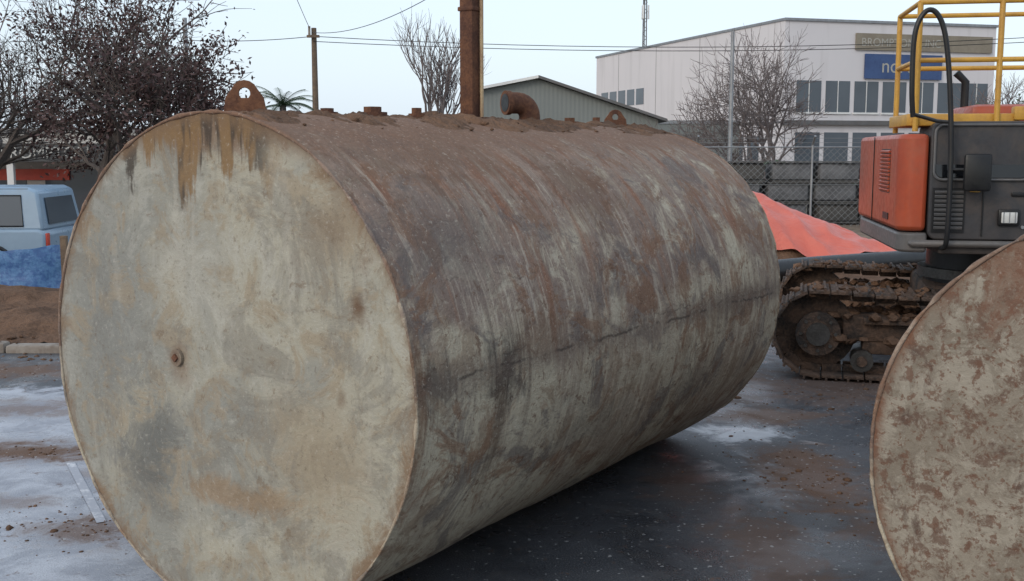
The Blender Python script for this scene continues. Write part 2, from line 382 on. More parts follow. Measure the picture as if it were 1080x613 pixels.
for i in range(420):
    x=rnd.random()**.9*3.3+.02; a=rnd.gauss(0,.14); s=rnd.uniform(.004,.012)*(1.7 if rnd.random()<.1 else 1)
    clod(mb,(x,.945*math.sin(a),.945*math.cos(a)+s*.2),s,M_soil)
mb.build('soil_crust',T1,angle=80)
# ------------------------------------------------------------------ ground
def gh(x,y):
    return -.02-.85*sm((y-10.5)/14)*sm((-x-1.0)/4)
g=G('earth_ground'); n=g.noise(g.pos,.25,5,.6); n2=g.noise(g.pos,3,5,.65)
col=g.mix(g.ss(n2,.35,.65),g.mix(g.ss(n,.4,.6),(.16,.11,.08),(.13,.115,.09)),(.22,.17,.13)); g.bump(n2,.6,.05); M_earth=g.out(col,.95,0,.1)
def axis(vals): return sorted(set(vals))
xs=axis([-900,-500,-300,-200,-120,-80]+[i*1.0 for i in range(-60,61)]+[80,120,200,300,500,900])
ys=axis([-60,-30,-15]+[i*1.0 for i in range(-10,81)]+[100,130,200,300,500,800,1500])
mb=MB(); mb.add([(x,y,gh(x,y)-(.2*sm((y-60)/100))) for y in ys for x in xs],[(j*len(xs)+i,j*len(xs)+i+1,(j+1)*len(xs)+i+1,(j+1)*len(xs)+i) for j in range(len(ys)-1) for i in range(len(xs)-1)],M_earth)
mb.build('ground',None,80)
g=G('yard_asphalt'); P=g.pos; n=g.noise(P,.9,5,.6,.6); nm=g.noise(P,4,6,.74,.6); nf=g.noise(P,120,2,.7)
base=g.mix(g.ss(n,.35,.65),(.030,.034,.042),(.055,.058,.067))
base=g.mix(g.ss(nm,.5,.65,0,.5),base,(.075,.072,.072))
base=g.mix(g.ss(nf,.45,.75,0,.6),base,(.15,.15,.155))
x,y,z=g.sep(P)
edge=g.math('ADD',g.math('ADD',x,g.math('MULTIPLY',y,.12)),g.math('MULTIPLY',g.math('SUBTRACT',n,.5),1.2))
pale=g.math('MULTIPLY',g.ss(edge,-.2,-.7),g.ss(g.math('ADD',y,g.math('MULTIPLY',g.math('SUBTRACT',nm,.5),1.8)),8.2,7.8))
pcol=g.mix(g.ss(nm,.38,.62),(.43,.445,.49),(.27,.28,.32))
pcol=g.mix(g.ss(nf,.5,.7,0,.5),pcol,(.15,.15,.165))
base=g.mix(g.math('MULTIPLY',pale,g.ss(n,.25,.5,.75,1)),base,pcol)
mudc=g.mix(g.ss(nf,.3,.7),(.16,.09,.058),(.085,.052,.037))
muds=None
for c,r,a,am in [((1.62,5.75,0),(.42,.95,9),1,1.2),((1.15,4.6,0),(.3,.9,9),.6,1.6),((1.9,4.9,0),(.5,.6,9),.6,1.6),((-2.95,6.25,0),(1.1,.36,9),1,1.2),((-1.95,4.9,0),(.4,.3,9),.85,1.5),((-4.4,8.6,0),(1.8,.55,9),.9,1.4),
            ((1.7,7.1,0),(.6,.4,9),.95,1.3),((-3.4,7.3,0),(.9,.35,9),.7,1.6),((3,8,0),(2.6,1.1,9),.7,1.5),((-2.7,5.3,0),(.45,.2,9),.6,1.6),((-2.2,5.8,0),(.3,.2,9),.5,1.5),((.9,5.6,0),(.3,.6,9),.5,1.6)]:
    m_=g.math('MULTIPLY',g.blob(P,c,r,nm,am,.2),a); muds=m_ if muds is None else g.math('MAXIMUM',muds,m_)
spk=g.math('MULTIPLY',g.ss(g.noise(g.vm('ADD',P,(7,7,0)),9,4,.75),.59,.69),.65)
muds=g.math('MAXIMUM',muds,spk)
base=g.mix(muds,base,mudc)
pud=g.blob(P,(1.47,6.66,0),(.42,.28,9),nm,1.5,.3)
base=g.mix(g.math('MULTIPLY',pud,.9),base,(.48,.48,.50))
base=g.mix(g.math('MULTIPLY',g.ss(g.noise(g.vm('ADD',P,(2,9,0)),34,1,.5),.68,.72),.6),base,(.4,.4,.4))
wet=g.ss(g.noise(g.vm('ADD',P,(4,1,0)),1.3,4,.65,.5),.42,.56)
ro=g.math('ADD',g.math('MULTIPLY',wet,.36),.22)
ro=g.math('ADD',ro,g.math('MULTIPLY',muds,.4))
g.bump(g.math('ADD',g.math('MULTIPLY',nf,.6),g.math('MULTIPLY',nm,.6)),.4,.012)
M_asph=g.out(base,ro,0,.5)
mb=MB()
xs=[-40,-20,-10,-6,-4,-2,-.5,0,.5,1,1.5,2,4,8,16,40]
def yt(x): return 9.4+ (4.6*sm(x/1.5))
n=len(xs); rows=6; vs=[];
for j in range(rows+1):
    for x in xs: vs.append((x,-12+(yt(x)+12)*j/rows,0))
mb.add(vs,[(j*n+i,j*n+i+1,(j+1)*n+i+1,(j+1)*n+i) for j in range(rows) for i in range(n-1)],M_asph); mb.build('asphalt_yard')
g=G('faded_marking'); nn=g.noise(g.pos,9,6,.8); tr=g.ss(nn,.50,.66)
g.out(g.mix(tr,(.33,.34,.38),(.60,.60,.62)),.6); M_mark=g.m
mb=MB(); a=Vector((-2.50,6.0,.004)); b=Vector((-1.95,5.0,.004)); d=(b-a).normalized(); p=Vector((-d.y,d.x,0))*.022
mb.add([a-p,b-p,b+p,a+p],[(0,1,2,3)],M_mark); mb.build('painted_marking')
mb=MB()
for i in range(24):
    mb.box((-22.9+i*.9+rnd.uniform(-.01,.01),9.48+rnd.uniform(-.02,.02),.0+rnd.uniform(-.015,.01)),(.885,.15,.16),M_conc,Matrix.Rotation(rnd.uniform(-.012,.012),3,'Y'),.03)
mb.build('kerb')
mb=MB(); NX,NY=170,44; vs=[]
for j in range(NY+1):
    for i in range(NX+1):
        x=-16+16*i/NX; y=9.52+5.0*j/NY; q=j/NY
        h=.04+.22*math.sin(min(1,q*1.25)*math.pi)**.8 if q<.8 else .04
        h*= .7+.7*noise.noise(Vector((x*.7,y*.7,1)))
        h+=.09*noise.noise(Vector((x*3,y*3,2)))+.05*noise.noise(Vector((x*9,y*9,2)))
        base_=gh(x,y); fade=sm(min(1,(1-q)*6)); 
        vs.append((x,y,base_+ (max(h,-.0)+.03)*fade-.03*(1-fade)))
mb.add(vs,[(j*(NX+1)+i,j*(NX+1)+i+1,(j+1)*(NX+1)+i+1,(j+1)*(NX+1)+i) for j in range(NY) for i in range(NX)],M_soil)
mb.build('soil_bank',None,80)
mb=MB()
for i in range(1100):
    if rnd.random()<.4: x=rnd.uniform(-9,-2.6); y=rnd.gauss(9.6,.45); y=max(9.1,y); z=(.08 if y>9.45 else 0)+(gh(x,y)+.02)
    else: x,y=rnd.choice([(rnd.gauss(-2.95,.5),rnd.gauss(6.25,.12)),(rnd.gauss(1.62,.22),rnd.gauss(5.75,.5)),(rnd.gauss(-4.2,.8),rnd.gauss(8.8,.3)),(rnd.gauss(2.2,.5),rnd.gauss(7.5,.4)),(rnd.gauss(-2,.3),rnd.gauss(5,.2))]); z=.0
    clod(mb,(x,y,z),rnd.uniform(.003,.011)*(3 if y>9 else (2.5 if rnd.random()<.08 else 1)),M_soil)
mb.build('soil_clods',None,80)
g=G('street_asphalt'); nn=g.noise(g.pos,1.5,5,.6); g.bump(g.noise(g.pos,80,2,.6),.3,.01); M_st=g.out(g.mix(nn,(.05,.05,.053),(.075,.075,.075)),.8)
mb=MB(); xs=[-80+i*2 for i in range(40)]; ys=[15.8+i for i in range(14)]
mb.add([(x,y,gh(x,y)+.03) for y in ys for x in xs],[(j*40+i,j*40+i+1,(j+1)*40+i+1,(j+1)*40+i) for j in range(13) for i in range(39)],M_st); mb.build('street_road')
mb=MB(); ys=[29.2,31,33.5]
mb.add([(x,y,gh(x,y)+.14) for y in ys for x in xs],[(j*40+i,j*40+i+1,(j+1)*40+i+1,(j+1)*40+i) for j in range(2) for i in range(39)],M_conc)
mb.add([(x,29.2,gh(x,29.2)+dz) for dz in(-.05,.14) for x in xs],[(i,i+1,40+i+1,40+i) for i in range(39)],M_conc)
mb.build('pavement')
# ------------------------------------------------------------------ excavator
EX=empty('excavator',(4.05,9.08,0),0)
TA=R(-15)
rr=.325
for side,yo in(('near',-1.0),('far',1.0)):
    rot=Matrix.Rotation(TA,3,'Z'); mb=MB()
    hl=1.43; per=4*hl+2*math.pi*rr; N=48
    def pathp(s):
        s%=per
        if s<2*hl: return (-hl+s,2*rr),0
        s-=2*hl
        if s<math.pi*rr: a=math.pi/2-s/rr; return (hl+rr*math.cos(a),rr+rr*math.sin(a)),-(s/rr)
        s-=math.pi*rr
        if s<2*hl: return (hl-s,0),-math.pi
        s-=2*hl; a=-math.pi/2-s/rr; return (-hl+rr*math.cos(a),rr+rr*math.sin(a)),-math.pi-s/rr
    for i in range(N):
        (px,pz),an=pathp(per*i/N)
        if pz>2*rr-.01: pz-=.03*math.sin((px+hl)/(2*hl)*math.pi*2)**2
        m3=rot@Matrix.Rotation(-an,3,'Y')
        c=rot@Vector((px,yo,pz+.035))
        pw=per/N
        mb.box(c,(pw*.93,.50,.025),M_mud,m3,.004)
        mb.box(c+m3@Vector((pw*.25,0,.02)),(.018,.50,.03),M_mud,m3)
        mb.box(c+m3@Vector((-pw*.2,0,.016)),(.014,.50,.02),M_mud,m3)
        for q in(-.07,.07): mb.box(c+m3@Vector((0,q,-.04)),(pw*.9,.035,.06),M_mud,m3,.004)
        if pz>2*rr-.06 :
            for q in range(4): clod(mb,c+Vector((rnd.uniform(-.05,.05),rnd.uniform(-.22,.2),.01)),rnd.uniform(.02,.06),M_soil)
    mb.build('track_chain_'+side,EX)
    mb=MB()
    def TP(x,y,z): return rot@Vector((x,yo+y,z))
    mb.box(TP(0,0,.40),(2.5,.30,.20),M_mud,rot,.03)
    mb.box(TP(0,-.18 if yo<0 else .18,.47),(2.2,.08,.05),M_mud,rot,.01)
    mb.box(TP(0,0,.26),(2.2,.26,.12),M_mud,rot,.02)
    for i in range(7):
        x=-1.1+i*.37; mb.tube([TP(x,-.19,.155),TP(x,.19,.155)],.085,M_steel,16); mb.tube([TP(x,-.21,.155),TP(x,.21,.155)],.04,M_mud,12)
    for x in(-.5,.5): mb.tube([TP(x,-.12,.56),TP(x,.12,.56)],.05,M_steel,14)
    for x in(-hl,hl):
        mb.tube([TP(x,-.06,rr+.03),TP(x,.06,rr+.03)],.285,M_mud,24); mb.tube([TP(x,-.19,rr+.03),TP(x,.19,rr+.03)],.17,M_mud,20)
        mb.tube([TP(x,-.22,rr+.03),TP(x,.22,rr+.03)],.09,M_steel,14)
        for k in range(8):
            a=2*math.pi*k/8; q=TP(x+.13*math.cos(a),0,rr+.03+.13*math.sin(a))
            n_=rot@Vector((0,.205,0)); mb.tube([q-n_,q+n_],.014,M_steel,6)
    for i in range(260):
        x=rnd.uniform(-1.4,1.4); clod(mb,TP(x,rnd.uniform(-.24,.24),rnd.choice([.50,.52,.33,.3])),rnd.uniform(.02,.07),M_soil)
    mb.build('track_frame_'+side,EX)
rot=Matrix.Rotation(TA,3,'Z'); mb=MB()
mb.box((0,0,.55),(1.2,1.7,.26),M_mud,rot,.05); mb.tube([(0,0,.60),(0,0,.98)],.55,M_black,32); mb.tube([(0,0,.72),(0,0,.80)],.62,M_steel,40)
mb.build('undercarriage',EX)
H=empty('upper_structure',(.24,-.04,0),R(-10)); H.parent=EX
def panel(poly,z0,z1,mat,name,bev=.02):
    mb=MB(); mb.prism([(a,b,z0) for a,b in poly],(0,0,z1-z0),mat); return mb.build(name,H,40,bevel=bev)
cw=[(-1.03,-1.13)]
for k in range(7):
    a=R(-90-90*k/6); cw.append((-1.12+.12*math.cos(a),-1.01+.12*math.sin(a)))
for k in range(9):
    a=R(180-90*k/8); cw.append((-1.02+.22*math.cos(a),.94+.22*math.sin(a)))
cw.append((-.78,1.16)); cw.append((-.78,-.6)); cw.append((-1.03,-.6))
panel(cw,1.16,1.88,M_orange,'counterweight',.035)
cw2=[(a*.985,b*.985) for a,b in cw]
panel(cw2,1.00,1.150,M_grey,'counterweight_base',.02)
mb=MB()
mb.box((.42,0,1.04),(2.7,2.2,.10),M_char,None,.02)
mb.box((-.40,.25,1.48),(1.1,1.7,.80),M_char,None,.05)
mb.build('deck_and_engine_bay',H)
mb=MB()
def rpoly(x0,x1,z0,z1,r,y,n=5):
    p=[]
    for cx,cz,a0 in((x1-r,z1-r,0),(x0+r,z1-r,90),(x0+r,z0+r,180),(x1-r,z0+r,270)):
        for k in range(n+1):
            a=R(a0+90*k/n); p.append((cx+r*math.cos(a),y,cz+r*math.sin(a)))
    return p
mb.prism(rpoly(-1.02,-.30,1.10,1.97,.07,-1.13),(0,.5,0),M_char)
mb.prism(rpoly(-.295,.20,1.10,1.55,.04,-1.10),(0,.4,0),M_char)
mb.box((-.05,-.72,1.75),(.50,.1,.42),M_black)  # black plate stands in for the shade of the open recess
mb.box((-.4,-1.12,1.07),(1.5,.07,.05),M_grey,None,.015)
mb.build('service_doors',H,40,bevel=.014)
mb=MB()
# glazed upper cover: tilted slightly back so it carries a sky reflection, with raised frame
gp=rpoly(-.98,-.34,1.56,1.93,.05,0)
mb.add([(a,-1.139+.035*(c-1.56)/.37,c) for a,b,c in gp]+[(a,-1.100,c) for a,b,c in gp],[tuple(range(len(gp)))]+[tuple(range(2*len(gp)-1,len(gp)-1,-1))]+[(i,i+len(gp),(i+1)%len(gp)+len(gp),(i+1)%len(gp)) for i in range(len(gp))],M_gloss)
fr=rpoly(-.995,-.325,1.545,1.945,.06,-1.143)
mb.tube([Vector(p) for p in fr]+[Vector(fr[0])],.010,M_grey,6,False)
mb.build('door_glazing',H,40)
mb=MB()
for k in range(9):
    mb.box((-.88,-1.145,1.19+k*.033),(.20,.014,.016),M_grey,Matrix.Rotation(R(25),3,'X'))
mb.box((-.88,-1.137,1.32),(.23,.006,.33),M_black)
mb.box((-.64,-1.134,1.32),(.010,.008,.38),M_black); mb.box((-.40,-1.137,1.44),(.09,.02,.03),M_black,None,.004)
mb.box((-.30,-1.12,1.55),(.012,.04,.7),M_black)
mb.box((-.22,-1.105,1.18),(.10,.006,.05),M_white); mb.box((-.7,-1.136,1.47),(.07,.004,.03),M_yel)
mb.tube([(-.36,-1.13,1.20),(-.36,-1.15,1.20)],.012,M_galv,12)
for k in range(6): mb.box((-.02,-1.105,1.28+k*.035),(.24,.012,.016),M_grey,Matrix.Rotation(R(25),3,'X'))
mb.build('door_grilles',H)
mb=MB(); mb.box((-.46,-1.148,1.27),(.15,.03,.12),M_black,None,.01); mb.box((-.46,-1.166,1.27),(.11,.012,.08),M_lens,None,.006)
for k in range(3): mb.box((-.50+k*.04,-1.173,1.27),(.006,.006,.08),M_galv)
mb.build('work_lamp',H)
mb=MB(); mb.box((-1.236,-.52,1.60),(.012,.44,.34),M_black)
for k in range(11): mb.box((-1.246,-.52,1.45+k*.03),(.02,.43,.016),M_orange,Matrix.Rotation(R(-30),3,'Y'))
mb.box((-1.243,.1,1.52),(.008,.01,.7),M_black)
mb.box((-1.245,-.62,1.25),(.006,.25,.05),M_black)
mb.build('cooling_louvres',H)
mb=MB()
mb.box((-.78,-.60,1.985),(.80,.80,.09),M_yel,None,.012); mb.box((-.38,-.98,2.03),(.10,.10,.1),M_yel,None,.01)
mb.box((-.1,.25,2.0),(.9,.9,.26),M_orange,None,.06); mb.box((.05,-.75,1.97),(.35,.5,.10),M_orange,None,.03)
mb.tube([(-.45,.5,2.0),(-.45,.5,2.35),(-.53,.5,2.43)],.035,M_black,12)
mb.build('top_covers',H)
mb=MB()
def rail(pts,r=.019): mb.tube(pts,r,M_yel,10)
rx0,rx1,ry0,ry1=-1.12,1.15,-1.02,-.15
zt,zm=2.84,2.42
for zz in(zt,zm):
    rail([(rx0,ry0,zz),(rx1,ry0,zz)]); rail([(rx0,ry1,zz),(rx1,ry1,zz)]); rail([(rx0,ry0,zz),(rx0,ry1,zz)])
for x_,y_ in((rx0,ry0),(rx0,ry1),(-.55,ry0),(.35,ry0),(rx1,ry0),(.3,ry1),(rx1,ry1)):
    rail([(x_,y_,1.9),(x_,y_,zt)],.021)
mb.build('handrails',H)
mb=MB()
def smooth(pts,n=6):
    pts=[Vector(p) for p in pts]; o=[]
    for i in range(len(pts)-1):
        p0=pts[max(i-1,0)];p1=pts[i];p2=pts[i+1];p3=pts[min(i+2,len(pts)-1)]
        for k in range(n):
            t=k/n; o.append(.5*((2*p1)+(-p0+p2)*t+(2*p0-5*p1+4*p2-p3)*t*t+(-p0+3*p1-3*p2+p3)*t**3))
    o.append(pts[-1]); return o
mb.tube(smooth([(-1.17,-1.20,2.0),(-1.19,-1.22,2.2),(-1.19,-1.23,2.58),(-1.13,-1.23,2.74),(-1.05,-1.23,2.74),(-.98,-1.23,2.58),(-.93,-1.23,2.2),(-.90,-1.23,1.7),(-.90,-1.23,1.12),(-.92,-1.14,1.04)]),.019,M_black,10)
mb.tube([(-1.17,-1.20,2.02),(-1.0,-1.20,1.97),(-.90,-1.23,1.96)],.014,M_black,8)
mb.tube([(-.90,-1.23,1.62),(-.75,-1.25,1.62)],.013,M_black,8)
mb.box((-.72,-1.27,1.60),(.19,.05,.27),M_black,None,.022)
mb.build('mirror_stay',H)
mb=MB()
mb.box((1.25,.72,1.30),(1.15,.86,.50),M_char,None,.05)
for x_,y_ in((.72,.33),(1.72,.33),(.72,1.11),(1.72,1.11)): mb.box((x_,y_,2.13),(.09,.08,1.25),M_char,None,.02)
mb.box((1.22,.72,2.79),(1.14,.88,.10),M_orange,None,.04)
mb.box((1.22,.335,2.14),(.92,.015,1.16),M_gloss); mb.box((1.22,1.105,2.14),(.92,.015,1.16),M_gloss)
mb.box((1.725,.72,2.14),(.015,.70,1.16),M_gloss); mb.box((.715,.72,2.14),(.015,.70,1.16),M_gloss)
mb.build('operator_cab',H)
mb=MB()
mb.box((.62,-.85,1.33),(.7,.45,.5),M_orange,None,.05)
mb.box((.15,-.62,1.72),(.10,.5,.5),M_orange,None,.04)
for k in range(5): mb.tube(smooth([(-.15,-.80+k*.06,1.95),(.0,-.85+k*.06,2.03),(.12,-.9+k*.06,1.85),(.1,-.85+k*.05,1.55)]),.016,M_black,8)
mb.build('tool_box_and_hoses',H)
mb=MB()
def beam(poly,w,mat,y0=-.12):
    mb.prism([(a,y0-w/2,b) for a,b in poly],(0,w,0),mat)
beam([(.75,1.25),(1.0,1.1),(2.6,2.75),(4.6,2.95),(4.75,3.15),(4.5,3.3),(2.45,3.25)],.30,M_orange)
beam([(4.35,3.35),(4.7,3.4),(4.95,3.0),(4.45,1.2),(4.25,1.2)],.24,M_orange)
mb.prism([(4.2,-.5,1.2),(4.55,-.5,1.25),(4.75,-.5,.8),(4.6,-.5,.35),(4.1,-.5,.2),(3.8,-.5,.5),(4.15,-.5,.75)],(0,.76,0),M_mud)
for q in(-.27,.03): mb.tube([(1.3,-.12+q,1.15),(2.1,-.12+q,2.0)],.07,M_black,14); mb.tube([(2.1,-.12+q,2.0),(2.6,-.12+q,2.6)],.04,M_galv,12)
mb.tube([(2.6,-.12,3.35),(3.6,-.12,3.55)],.07,M_black,14); mb.tube([(3.6,-.12,3.55),(4.45,-.12,3.38)],.04,M_galv,12)
mb.build('boom_and_bucket',H,bevel=.015)
# ------------------------------------------------------------------ tarp, soil berm, pipe
g=G('orange_plastic_sheet'); n=g.noise(g.obj,2.5,5,.6,1); g.bump(g.noise(g.obj,4,4,.6,1.2),.6,.05); M_tarp=g.out(g.mix(n,(.50,.085,.055),(.64,.17,.115)),.45)
mb=MB(); NX,NY=90,40; vs=[]
def berm(x,y):
    h=.98*(1-sm(max(0,(x-3.6)/3.3)))+.02
    r=abs(y-18.6)/1.5; return h*max(0,1-r*r)*(1+.12*noise.noise(Vector((x,y,0))*1.5))
for j in range(NY+1):
    for i in range(NX+1):
        x=1.2+6.2*i/NX; y=17.0+3.2*j/NY; vs.append((x,y,berm(x,y)-.02+.03*noise.noise(Vector((x*4,y*4,3)))))
mb.add(vs,[(j*(NX+1)+i,j*(NX+1)+i+1,(j+1)*(NX+1)+i+1,(j+1)*(NX+1)+i) for j in range(NY) for i in range(NX)],M_soil); mb.build('soil_mound',None,80)
mb=MB(); vs=[]; NX,NY=140,60
for j in range(NY+1):
    for i in range(NX+1):
        x=1.6+5.1*i/NX; y=17.12+2.5*j/NY
        f=.10*noise.noise(Vector((x*.9+y*1.6,y*.6,9)))+.05*(1-abs(noise.noise(Vector((x*1.6+y*1.1,y*1.9-x*.8,5))))*3)+.02*noise.noise(Vector((x*6,y*6,5)))
        yo=y+.16*noise.noise(Vector((x*1.3,j*.02,1)))
        vs.append((x,yo,max(berm(x,yo),0)+.07+f))
mb.add(vs,[(j*(NX+1)+i,j*(NX+1)+i+1,(j+1)*(NX+1)+i+1,(j+1)*(NX+1)+i) for j in range(NY) for i in range(NX)],M_tarp); mb.build('plastic_sheet',None,80)
mb=MB(); mb.tube([(2.6,13.9,.16),(4.3,15.2,.15),(7.2,16.9,.15)],.15,M_black,24); mb.build('drainage_pipe',None,40)
mb=MB(); vs=[]; NX,NY=120,20
for j in range(NY+1):
    for i in range(NX+1):
        x=1.0+15*i/NX; y=13.6+3.8*j/NY; q=j/NY
        vs.append((x,y,-.03+.12*math.sin(q*math.pi)*(.6+.8*noise.noise(Vector((x*.8,y*.8,4))))+.04*noise.noise(Vector((x*4,y*4,4)))))
mb.add(vs,[(j*(NX+1)+i,j*(NX+1)+i+1,(j+1)*(NX+1)+i+1,(j+1)*(NX+1)+i) for j in range(NY) for i in range(NX)],M_soil); mb.build('spoil_strip',None,80)
# ------------------------------------------------------------------ chain link fence
mb=MB(); X0,X1,YF,HF=4.2,20.0,25.0,1.85
x=X0
while x<=X1+.01:
    mb.tube([(x,YF,-.1),(x,YF,HF+.05),(x,YF-.2,HF+.25)],.028,M_galv,8); x+=2.633
mb.tube([(X0,YF,HF),(X1,YF,HF)],.018,M_galv,6); mb.tube([(X0,YF,1.0),(X1,YF,1.0)],.006,M_wire,5)
for k in range(2): mb.tube([(X0,YF-.07-.1*k,HF+.10+.10*k),(X1,YF-.07-.1*k,HF+.10+.10*k)],.004,M_wire,4)
s=.15; n=int((X1-X0+HF)/s)
for i in range(n):
    for sg in(1,-1):
        a=X0+(i*s)-HF; p0=Vector((a,YF,0.05)); p1=Vector((a+HF,YF,HF))
        if sg<0: p0=Vector((a,YF,HF)); p1=Vector((a+HF,YF,.05))
        t0=max(0,(X0-p0.x)/(p1.x-p0.x)); t1=min(1,(X1-p0.x)/(p1.x-p0.x))
        if t1<=t0: continue
        mb.tube([p0.lerp(p1,t0),p0.lerp(p1,t1)],.0045,M_wire,3,False)
mb.build('chain_link_fence')
mb=MB()
M_cr=simple('grey_crate',(.15,.15,.155),(.09,.09,.095),3,.8); M_cr2=simple('dark_crate',(.09,.085,.08),(.06,.055,.05),3,.8)
for i in range(6):
    for k in range(3):
        if rnd.random()<.25 and k==2: continue
        x=5.6+i*1.15+rnd.uniform(-.08,.08); z=.02+k*.50
        mb.box((x,27.05,z+.25),(.98,.96,.40),M_cr if rnd.random()<.6 else M_cr2,Matrix.Rotation(rnd.uniform(-.08,.08),3,'Z'),.05)
        for q in range(2): mb.box((x,27.0,z+.02+q*.46),(1.04,1.02,.03),M_cr2)
mb.build('crate_stack')
mb=MB()
for i in range(2600):
    x=rnd.uniform(4.0,13.0); y=rnd.uniform(28.2,29.6); hmax=1.35+.5*noise.noise(Vector((x*.8,0,3))); z=rnd.uniform(-.1,hmax); s_=rnd.uniform(.05,.12)
    a=Vector((rnd.gauss(0,1),rnd.gauss(0,1),rnd.gauss(0,1))).normalized(); b=a.orthogonal().normalized(); c=Vector((x,y,z))
    mb.add([c-a*s_,c+b*s_*.6,c+a*s_,c-b*s_*.6],[(0,1,2,3)],M_leafg if rnd.random()<.45 else M_bark)
mb.build('hedge',None,60)
# ------------------------------------------------------------------ buildings
g=G('rendered_wall'); n=g.noise(g.pos,.3,5,.6); x,y,z=g.sep(g.pos)
stn=g.noise(g.comb(g.math('MULTIPLY',x,1.5),g.math('MULTIPLY',y,1.5),g.math('MULTIPLY',z,.15)),1,4,.6)
M_wall=g.out(g.mix(g.ss(stn,.5,.7,0,.35),g.mix(n,(.64,.61,.62),(.56,.54,.555)),(.45,.43,.435)),.85)
g=G('window_glass'); n=g.noise(g.pos,.6,3,.5); M_win=g.out(g.mix(n,(.05,.06,.075),(.10,.12,.14)),.1)
M_blue=simple('blue_sign',(.04,.08,.20),(.03,.06,.16),1,.5,0,0); M_beige=simple('beige_sign',(.24,.21,.16),(.20,.17,.13),1,.7,0,0); M_stxt=simple('sign_letter',(.38,.36,.32),(.3,.3,.27),1,.7,0,0)
def building(name,foot,z0,z1,wall):
    e=empty(name,(0,0,0)); mb=MB(); mb.prism([(a,b,z0) for a,b in foot],(0,0,z1-z0),wall); mb.build('walls',e,30)
    mb=MB(); n=len(foot)
    cx=sum(a for a,b in foot)/n; cy=sum(b for a,b in foot)/n
    mb.prism([(cx+(a-cx)*1.008,cy+(b-cy)*1.008,z1+.002) for a,b in foot],(0,0,.14),M_galv); mb.build('roof_cap',e,30)
    return e
def on_wall(mb,a,b,u0,u1,z0,z1,mat,proud=.03,thick=.06):
    a=Vector((*a,0));b=Vector((*b,0)); d=(b-a).normalized(); nrm=Vector((d.y,-d.x,0))
    p0=a+d*u0;p1=a+d*u1
    o=nrm*(proud); i_=nrm*(proud-thick)
    vs=[]
    for q in(o,i_):
        for z_ in(z0,z1):
            vs+= [p0+q+Vector((0,0,z_)),p1+q+Vector((0,0,z_))]
    mb.add(vs,[(0,1,3,2),(4,6,7,5),(0,2,6,4),(1,5,7,3),(2,3,7,6),(0,4,5,1)],mat)
A=(6.4,84);B=(14.7,60);C=(27.6,63.5);D=(21,88)
of=building('office_building',[A,B,C,D],-.3,8.75,M_wall)
mb=MB()
Lw=(Vector(B)-Vector(A)).length; Lf=(Vector(C)-Vector(B)).length
for i in range(5): on_wall(mb,A,B,1.0+i*1.5,2.2+i*1.5,5.0,6.1,M_win,.02,.2)
for i in range(8): on_wall(mb,A,B,10+i*1.7,11.2+i*1.7,1.0,2.6,M_win,.02,.2)
for i in range(7): on_wall(mb,B,C,.8+i*1.78,2.3+i*1.78,3.9,5.6,M_win,.02,.2)
for i in range(7): on_wall(mb,B,C,.8+i*1.78,2.3+i*1.78,.6,2.8,M_win,.02,.2)
mb.build('windows',of)
mb=MB()
for i in range(7):
    on_wall(mb,B,C,.74+i*1.78,2.36+i*1.78,3.8,3.9,M_white,.08,.1); on_wall(mb,B,C,1.53+i*1.78,1.57+i*1.78,3.9,5.6,M_white,.05,.05)
on_wall(mb,B,C,-.05,Lf+.05,3.2,3.45,M_grey,.25,.3); on_wall(mb,A,B,0,Lw,3.3,3.4,M_grey,.05,.1)
for i in range(4): on_wall(mb,A,B,4+i*6,4.03+i*6,0,8.7,M_grey,.012,.02)
mb.build('trim',of)
mb=MB(); on_wall(mb,B,C,4.3,Lf-.3,7.3,8.2,M_beige,.12,.1); on_wall(mb,B,C,4.9,9.8,5.75,7.1,M_blue,.14,.1); mb.build('sign_boards',of)
fa=math.atan2(C[1]-B[1],C[0]-B[0]); dB=Vector((math.cos(fa),math.sin(fa))); nB=Vector((dB.y,-dB.x))
p=Vector(B)+dB*4.6+nB*.13; text('sign_text','BROMPTON JUNC',.62,(p.x,p.y,7.52),M_stxt,of,fa)
p=Vector(B)+dB*5.9+nB*.15; text('sign_text_2','north',1.1,(p.x,p.y,6.1),M_stxt,of,fa)
g=G('corrugated_green'); x,y,z=g.sep(g.pos); wv=g.math('SINE',g.math('MULTIPLY',x,40)); g.bump(wv,.18,.02)
M_corr=g.out(g.mix(g.noise(g.pos,.6,4,.6),(.20,.215,.205),(.155,.17,.165)),.7)
sh=empty('shed'); mb=MB(); YS=40
prof=[(-1.1,-.2),(-1.1,3.95),(.95,4.35),(5.3,2.9),(5.3,-.2)]
mb.prism([(a,YS,b) for a,b in prof],(0,12,0),M_corr); mb.build('walls',sh,30)
mb=MB()
mb.prism([(-1.35,YS-.3,3.92),(.95,YS-.3,4.37),(.95,YS-.3,4.47),(-1.35,YS-.3,4.02)],(0,12.6,0),M_white)
mb.prism([(.952,YS-.3,4.37),(5.6,YS-.3,2.82),(5.6,YS-.3,2.92),(.952,YS-.3,4.47)],(0,12.6,0),M_grey)
mb.build('roof',sh,30)
mb=MB(); mb.box((2.2,YS-.03,1.2),(2.4,.06,2.6),M_grey); mb.box((.1,YS-.03,2.4),(.9,.06,.7),M_win); mb.build('door_and_window',sh)
lb=building('low_workshop',[(3.0,46),(9.5,46),(9.5,56),(3.0,56)],-.2,2.9,M_corr)
M_shopw=simple('shop_wall',(.5,.48,.45),(.42,.4,.38),.6,.8,0,.05); M_fas=simple('dark_fascia',(.05,.055,.06),(.07,.07,.07),1,.6,0,0); M_red=simple('red_sign',(.55,.06,.03),(.45,.05,.03),1,.5,0,0); M_ltr=simple('fascia_letter',(.45,.45,.43),(.38,.38,.36),1,.6,0,0)
SA=(-30,35);SB=(-3.5,35)
